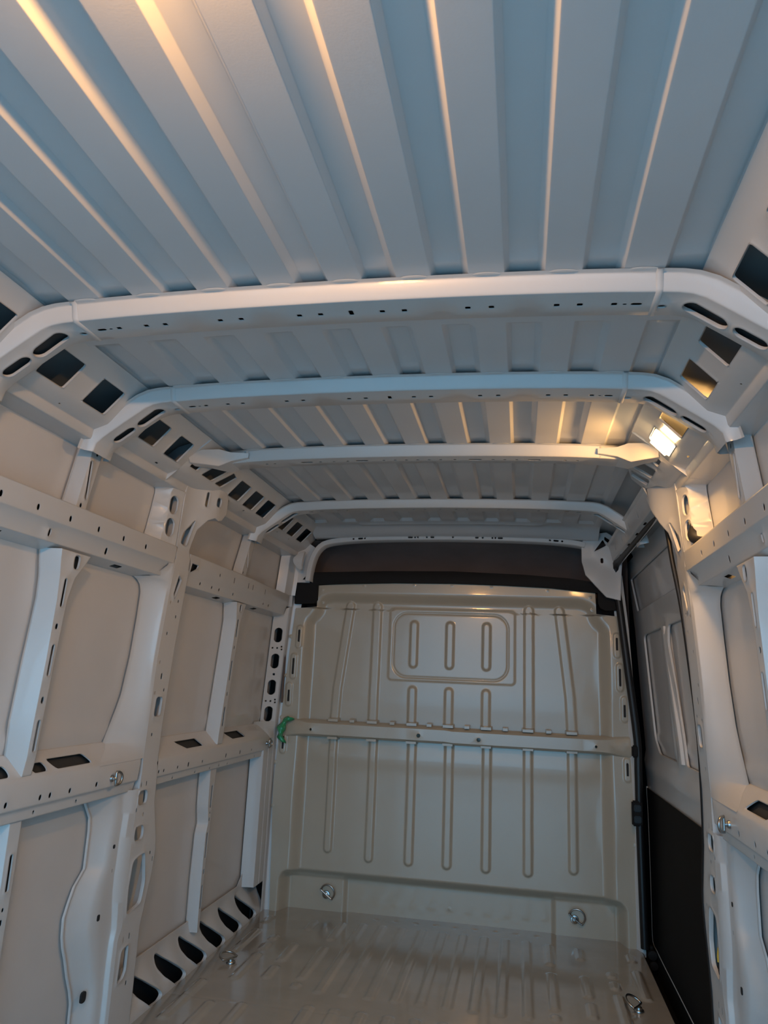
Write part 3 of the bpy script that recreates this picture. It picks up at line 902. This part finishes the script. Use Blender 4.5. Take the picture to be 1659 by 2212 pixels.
f -= .007 * np.exp(-((Z - .745) / .05) ** 2) * sst(.80, .60, np.abs(X)) + .004 * np.exp(-((Z - 1.06) / .10) ** 2) * sst(.80, .60, np.abs(X))
# toe recess at the foot
toe = (1 - sst(-.025, .025, rbox(X, Z, 0, .0, .815, .172, .03)))
f = f * (1 - toe) + .105 * toe
for sg in (-1, 1):
    f -= .02 * toe * (1 - sst(-.012, .012, rbox(X, Z, sg * .655, .05, .145, .12, .01)))
# raised pads round the side slots
SLOTS = [(-.812, 1.345, .075), (-.832, 1.19, .085), (-.848, 1.045, .075), (-.862, .80, .065), (.822, 1.355, .075), (.832, 1.20, .085), (.850, 1.05, .075), (.856, .77, .065)]
for x0, z0, hh in SLOTS:
    f -= .006 * bead(X, Z, x0, z0 - hh * .6, z0 + hh * .6, .016, .004)
# soft waviness of the side flange
f += .006 * np.sin(Z * 9.0) * sst(.70, .82, np.abs(X)) * sst(.2, .4, Z)
Yb = 3.830 + f
bulk = grid_obj('wall_front', np.stack([X, Yb, Z], -1), M_BULK, None, 50)
tag(bulk, 'beige grey pressed steel bulkhead with vertical beads behind the cab', 'bulkhead', kind='structure')


def yb(x, z):
    i = np.argmin((X - x) ** 2 + (Z - z) ** 2)
    return float(Yb.ravel()[i])


for x0, z0, hh in SLOTS:
    yy = yb(x0, z0)
    sheet('slot_shade_patch', rr(x0, z0, .010, hh, None, 3), [], lambda u, v, n, yy=yy: (u, yy - .0012 - n, v), M_DARK, bulk, rim=.01)  # black patch laid on the flange for the shade in a slot
# crossbar
def cbm(u, v, n):
    dy = float(np.interp(v, [-.045, -.036, -.030, .024, .032, .040], [.05, .010, 0, 0, .012, .05]))
    end = float(sst(.72, .88, abs(u)))
    return (u, 3.828 - .020 * (1 - end) + dy * (1 - .7 * end) - n, .882 + v * (1 + .35 * end) + (-.004 if u > 0 else 0))


H = [small(-.711, -.008, .012, .014), small(.711, -.008, .012, .014), rr(-.15, -.008, .020, .020), rr(.15, -.008, .020, .020)]
sheet('crossbar', [(-.885, -.045), (.885, -.045), (.885, .040), (-.885, .040)], H, cbm, M_BULK, bulk, lip=.0015,
      creases=[[(-.884, v), (.884, v)] for v in (-.036, -.030, .024, .032)], seg=.04, rim=0, hrim=.008)
for sg in (-1, 1):
    pass
for x0 in (-.43, 0, .43):   # shallow pressed fields along the bar
    P = []
    lp = rr(x0, 0, .24 if x0 else .25, .040, .008, 3)
    sheet('crossbar_field', lp, [], lambda u, v, n: (u, 3.8072 - n, .880 + v), M_BULK, bulk, rim=.003)
# castellated tabs along the bar
tabv = None
for x0 in (-.60, -.50, -.395, -.29, -.19, -.10, -.005, .09, .185, .28, .39, .49, .60):
    for zz, hgt in ((.926, .020), (.838, .018)):
        if zz < .85 and abs(x0) in (.50, .29, .10, .09, .28, .49): continue
        w = .060 if x0 in (-.60, -.395, -.19, -.005, .185, .39, .60) else .028
        c0 = Vector((x0, 3.832, zz))
        vs = []
        for dx, dy, dz in ((-1, 1, -1), (1, 1, -1), (1, 1, 1), (-1, 1, 1), (-.85, -1, -.8), (.85, -1, -.8), (.85, -1, .5), (-.85, -1, .5)):
            vs.append((x0 + dx * w / 2, 3.846 + dy * .022, zz + dz * hgt / 2))
        mesh_obj('crossbar_tab', vs, [(4, 5, 6, 7), (0, 1, 5, 4), (1, 2, 6, 5), (2, 3, 7, 6), (3, 0, 4, 7)], M_BULK, bulk, 30)
# screws round the flange
scr = None
spots = [(-.47, 1.628), (-.20, 1.636), (0, 1.638), (.205, 1.634), (.49, 1.622), (-.70, 1.60), (.70, 1.59), (-.70, 1.535), (.71, 1.53),
         (-.858, 1.345), (-.868, 1.14), (-.880, .925), (-.892, .70), (-.888, .49), (.868, 1.365), (.874, 1.19), (.884, .97), (.890, .76), (.890, .66), (.884, .44), (.014, .06)]
for x0, z0 in spots:
    yy = yb(x0, z0)
    if scr is None:
        scr = lathe('screw', [(.011, 0), (.011, .0015), (.006, .002), (.006, .005), (.004, .006)], M_BULK, bulk, 12)
        o = scr
    else:
        o = scr.copy(); COL.objects.link(o); o.parent = bulk
    o.location = (x0, yy, z0); o.rotation_euler = (R(90), 0, 0)

# ---- cab behind the bulkhead: headliner and closing wall
hl = empty('cab_headliner', (0, 3.9, 1.5))
tag(hl, 'dark brown fabric headliner of the cab above the bulkhead', 'headliner')
prof = [(3.80, 1.865), (3.90, 1.855), (4.05, 1.82), (4.20, 1.74), (4.27, 1.62), (4.30, 1.45), (4.30, 1.1)]
P = np.array([[(x, y - 3.9, z - 1.5 - .0 * x) for y, z in prof] for x in (-.86, -.80, -.6, -.2, .2, .6, .80, .86)])
P[0, :, 1] -= .25 * np.linspace(0, 1, len(prof)); P[-1, :, 1] -= .25 * np.linspace(0, 1, len(prof))
grid_obj('headliner_shell', P, M_LINER, hl, 60)
sheet('headliner_emboss', rpoly([(-.19, 0), (.33, 0), (.33, .10), (-.19, .10)], .015), [], lambda u, v, n: (u, 4.205 - .55 * (v - .05) - 3.9 - n * 2.5, 1.675 + v - 1.5), M_LINER, hl, rim=.008)
sheet('headliner_emboss', rpoly([(-.19, 0), (.33, 0), (.33, .055), (-.19, .055)], .012), [], lambda u, v, n: (u, 4.190 - .55 * (v - .05) - 3.9 - n * 2.5, 1.675 + v - 1.5), M_LINER, hl, rim=.008)
for sg in (-1, 1):
    P = np.array([[(sg * .88, y - 3.9, z - 1.5) for z in (1.0, 1.5, 1.95)] for y in (3.80, 4.1, 4.4)])
    grid_obj('headliner_side', P, M_LINER, hl)
P = np.array([[(x, y - 3.9, .44) for x in (-.9, .9)] for y in (3.76, 4.4)])
grid_obj('headliner_back', P, M_LINER, hl)

# ---- black trim along the top of the bulkhead
tr = [(-.852, 1.627), (-.82, 1.632), (-.79, 1.665), (-.74, 1.690), (-.60, 1.694), (-.365, 1.703), (0, 1.708), (.366, 1.696), (.60, 1.680), (.70, 1.665), (.735, 1.640), (.765, 1.625), (.846, 1.618), (.846, 1.528), (.77, 1.523), (.745, 1.535), (.735, 1.56), (.735, 1.611),
      (.5, 1.632), (.25, 1.641), (0, 1.645), (-.3, 1.642), (-.55, 1.633), (-.722, 1.624), (-.722, 1.545), (-.735, 1.522), (-.845, 1.519)]
trim = sheet('trim_1', tr, [], lambda u, v, n: (u, 3.805 - .012 * math.sin(min(1, max(0, (v - 1.62) / .09)) * math.pi) - n, v), M_BLACK, None, seg=.03, rim=.06, grid=(.04, .02))
tag(trim, 'matt black plastic trim along the top edge of the bulkhead', 'trim', kind='structure')

# ---- added unseen box round the load bay and cab, blocks stray light
for s, root in ((-1, wall_left), (1, wall_right)):
    P = np.array([[(s * 1.07, y, z) for z in (-.2, .9, 2.02)] for y in (-.31, 2.0, 4.5)])
    grid_obj('light_block_side', P, M_SKIN, root)
P = np.array([[(x, y, 2.02) for x in (-1.07, 0, 1.07)] for y in (-.31, 2.0, 4.5)])
grid_obj('light_block_roof', P, M_SKIN, ceiling)
P = np.array([[(x, y, -.2) for x in (-1.07, 0, 1.07)] for y in (-.31, 2.0, 4.5)])
grid_obj('light_block_under', P, M_DARK, floor)
P = np.array([[(x, 4.5, z) for x in (-1.07, 0, 1.07)] for z in (-.2, .9, 2.02)])
grid_obj('light_block_front', P, M_DARK, bulk)
ro = [(-.905, -.0), (-.905, .85), (-.872, 1.45), (-.845, 1.76), (-.70, 1.90), (0, 1.92), (.70, 1.90), (.845, 1.76), (.872, 1.45), (.905, .85), (.905, 0)]
sheet('light_block_rear_ring', [(-1.075, -.205), (1.075, -.205), (1.075, 2.025), (-1.075, 2.025)], [ro], lambda u, v, n: (u, -.31 - n, v), M_PAINT, wall_left, rim=0, hrim=.0, seg=.3)  # ring added to close the box, light enters by the doorway alone

# ---- ground outside the open rear doors
P = np.array([[(x, y, -.62) for y in (-14, -6, 6, 14)] for x in (-14, 0, 14)])
gr = grid_obj('ground', P, M_CONC)
tag(gr, 'plain grey concrete ground under the van', 'ground', kind='structure')

# ================================================================ THINGS
# ---- rubber seal round the sliding door opening
seal = smooth_path([(.902, 3.785, .02), (.899, 3.78, .26), (.897, 3.78, .54), (.898, 3.78, .774), (.897, 3.78, .918), (.868, 3.78, 1.207), (.836, 3.78, 1.521), (.823, 3.78, 1.632), (.818, 3.775, 1.715), (.822, 3.74, 1.755), (.830, 3.62, 1.764), (.836, 3.2, 1.765), (.838, 2.72, 1.762), (.838, 2.61, 1.735),
                    (.842, 2.560, 1.66), (.852, 2.550, 1.56), (.873, 2.548, 1.414), (.888, 2.540, 1.233), (.904, 2.536, 1.0), (.908, 2.545, .75), (.908, 2.582, .60), (.908, 2.592, .50), (.908, 2.538, .28), (.908, 2.536, .02)], 4)
tube('door_seal', seal, .017, M_RUBBER, wall_right, 8, radf=lambda q: .008 + .010 * float(sst(2.65, 2.9, q.y)))
# ---- black catches on the front edge of the door opening
for z0, hgt, w, lab in ((.862, .055, .030, 'small black door buffer on front jamb level with the crossbar'), (.588, .110, .046, 'larger black door catch on front jamb below the crossbar')):
    r0 = empty('door_catch', (.885, 3.772, z0))
    vs = []
    for dx in (-1, 1):
        for dy in (-1, 1):
            for dz in (-1, 1): vs.append((dx * w / 2, dy * .012, dz * hgt / 2))
    bm = bmesh.new()
    bmesh.ops.create_cube(bm, size=1.0)
    bmesh.ops.scale(bm, vec=(w, .03, hgt), verts=bm.verts)
    bmesh.ops.bevel(bm, geom=bm.edges[:], offset=.006, segments=2, affect='EDGES')
    me = bpy.data.meshes.new('catch_body'); bm.to_mesh(me); bm.free(); me.materials.append(M_BLACK)
    link(bpy.data.objects.new('catch_body', me), r0)
    if hgt > .1:
        for k in (-1, 1):
            bm = bmesh.new()
            bmesh.ops.create_cube(bm, size=1.0)
            bmesh.ops.scale(bm, vec=(w * .7, .012, hgt * .28), verts=bm.verts)
            bmesh.ops.bevel(bm, geom=bm.edges[:], offset=.004, segments=2, affect='EDGES')
            me = bpy.data.meshes.new('catch_pad'); bm.to_mesh(me); bm.free(); me.materials.append(M_RUBBER)
            o = link(bpy.data.objects.new('catch_pad', me), r0); o.location = (0, -.017, k * hgt * .22)
    tag(r0, lab, 'door catch')
# ---- roller bracket at the foot of the door
rb = empty('door_roller', (.935, 3.80, -.005))
o = lathe('roller_wheel', [(.010, 0), (.020, .002), (.022, .010), (.020, .018), (.010, .020)], M_BLACK, rb, 16); o.rotation_euler = (R(90), 0, 0)
o = lathe('roller_wheel', [(.010, 0), (.018, .002), (.020, .010), (.018, .018), (.010, .020)], M_BLACK, rb, 16); o.rotation_euler = (R(90), 0, 0); o.location = (.004, 0, -.042)
o = tube('roller_arm', [(0, .02, .03), (.004, .02, -.02), (.01, .02, -.07)], .009, M_BLACK, rb)
tag(rb, 'black door roller at the front foot of the sliding door', 'roller')


# ---- lashing rings
def ring_thing(loc, rot, rad, tilt, label):
    r0 = empty('lashing_ring', loc)
    r0.rotation_euler = rot
    lathe('ring_base', [(rad * .56, 0), (rad * .56, .003), (rad * .50, .006), (rad * .36, .007), (rad * .34, .014), (rad * .16, .017)], M_STEEL, r0, 18)
    pts = []
    for k in range(25):
        a = R(-25 + 230 * k / 24)
        pts.append(Vector((rad * math.cos(a), rad * math.sin(a) + rad * .55, 0)))
    q = tube('ring', smooth_path(pts, 2, True), .0042, M_STEEL, r0, 8, True)
    q.rotation_euler = (R(tilt), 0, 0); q.location = (0, 0, .014)
    tag(r0, label, 'lashing ring', 'lashing rings of the load bay')
    return r0


ring_thing((-.906, 2.235, .802), (0, R(90), 0), .019, 12, 'steel lashing ring on the left belt rail beside the pillar')
ring_thing((.906, 2.235, .802), (R(180), R(90), 0), .019, 40, 'steel lashing ring on the right belt rail beside the pillar')
ring_thing((-.606, yb(-.606, .075), .075), (R(90), R(35), 0), .036, 14, 'steel lashing ring low on the bulkhead at its left end')
ring_thing((.607, yb(.607, .075), .075), (R(90), R(35), 0), .036, 14, 'steel lashing ring low on the bulkhead at its right end')
ring_thing((-.795, 3.134, .001), (0, 0, R(60)), .034, 14, 'steel lashing ring folded on the floor near the left wall')
ring_thing((.781, 3.142, .001), (0, 0, R(60)), .034, 30, 'steel lashing ring on the floor beside the sliding door')
ring_thing((-.895, 3.665, .805), (0, R(90), 0), .018, 12, 'small lashing ring on the left belt rail next to the bulkhead')

# ---- green tape strip on the left end of the crossbar
gp = [(-.815, 3.795, .930), (-.838, 3.790, .915), (-.855, 3.780, .890), (-.862, 3.775, .860), (-.860, 3.778, .830), (-.848, 3.785, .805)]
P = []
for k, (x, y, z) in enumerate(smooth_path(gp, 4)):
    w = .017 + .005 * math.sin(k * .8)
    P.append([(x - w, y + .006 * math.sin(k), z + w * .3), (x - w * .3, y - .010, z), (x + w * .3, y - .012 - .004 * math.cos(k * 1.3), z), (x + w, y + .004, z - w * .4)])
gt = grid_obj('green_tape', np.array([[tuple(q) for q in row] for row in P]), M_GREEN)
sm = gt.modifiers.new('thick', 'SOLIDIFY'); sm.thickness = .0015
tag(gt, 'crumpled green plastic tape on the left end of the bulkhead crossbar', 'tape')

# ---- white plastic cap at the head of the front left corner
wc = sheet('pillar_cap', rpoly([(-.772, 1.790), (-.800, 1.778), (-.832, 1.745), (-.828, 1.72), (-.806, 1.690), (-.785, 1.686)], .012, 4), [], lambda u, v, n: (u, 3.70 - .02 * math.sin((v - 1.686) / .104 * math.pi) - n, v), M_PAINT, None, seg=.015, grid=(.01, .01), rim=.02)
tag(wc, 'white plastic cap at the top left corner beside the bulkhead', 'cap')

# ---- cable in the right pillar
cab = tube('cable', smooth_path([(.905, 2.34, 1.78), (.895, 2.345, 1.72), (.888, 2.350, 1.67), (.880, 2.345, 1.64), (.868, 2.325, 1.612), (.868, 2.295, 1.592), (.880, 2.25, 1.578), (.90, 2.20, 1.57)], 5), .0135, M_RUBBER, None, 10)
tag(cab, 'thick black cable coming out of the right pillar opening', 'cable')
# ---- wiring at the foot of the right pillar
wr = tube('wire_loom', smooth_path([(.930, 2.47, .52), (.925, 2.475, .45), (.915, 2.47, .40), (.922, 2.46, .33), (.93, 2.45, .28)], 5), .007, M_RUBBER, None, 8)
tube('wire_tape', smooth_path([(.921, 2.4735, .43), (.917, 2.471, .41), (.917, 2.468, .395)], 4), .0085, M_YELLOW, wr, 8)
tag(wr, 'black wire loom with yellow tape inside the lower right pillar', 'wiring')

# ---- lamps
def lamp_body(name, w, l, t, lens, parent):
    bm = bmesh.new()
    bmesh.ops.create_cube(bm, size=1.0)
    bmesh.ops.scale(bm, vec=(w, l, t), verts=bm.verts)
    bmesh.ops.bevel(bm, geom=bm.edges[:], offset=min(w, l, t) * .35, segments=3, affect='EDGES')
    me = bpy.data.meshes.new(name); bm.to_mesh(me); bm.free(); me.materials.append(lens)
    return link(bpy.data.objects.new(name, me), parent)


lp = empty('side_lamp', (.778, 2.157, 1.868))
lp.rotation_euler = (0, R(47), 0)
o = lamp_body('lamp_lens', .074, .092, .022, M_LENS, lp); o.location = (0, 0, -.022)
o = lamp_body('lamp_housing', .090, .11, .016, M_BLACK, lp); o.location = (0, 0, .004)
tag(lp, 'lit warm lamp glowing in the right roof rail cut-out', 'lamp')
_al = bpy.data.lights.new('side_lamp_light', 'AREA')
_al.shape = 'RECTANGLE'; _al.size = .07; _al.size_y = .085; _al.energy = 5.6; _al.color = LAMP_COL
_ao = link(bpy.data.objects.new('side_lamp_light', _al), None)
_ao.location = (.7500, 2.157, 1.842); _ao.rotation_euler = Vector((-.60, .22, -.77)).to_track_quat('-Z', 'Y').to_euler()
point_light('side_lamp_cavity_light', (.822, 2.06, 1.858), 1.6, .015)

rl = empty('rear_lamp', (-.03, .39, 1.909))
o = lamp_body('lamp_housing', .20, .02, .034, M_BLACK, rl); o.location = (0, -.008, 0)
o = lamp_body('lamp_lens', .15, .016, .024, M_LENS2, rl); o.location = (0, .006, 0)
tag(rl, 'warm lamp under the roof near the rear doors above the viewer', 'lamp')
_rl = bpy.data.lights.new('rear_lamp_light', 'AREA')
_rl.shape = 'RECTANGLE'; _rl.size = .12; _rl.size_y = .02; _rl.energy = 8.5; _rl.color = (1.0, 0.48, 0.13)
_ro = link(bpy.data.objects.new('rear_lamp_light', _rl), None)
_ro.location = (-.03, .406, 1.909); _ro.rotation_euler = (R(90), 0, 0)
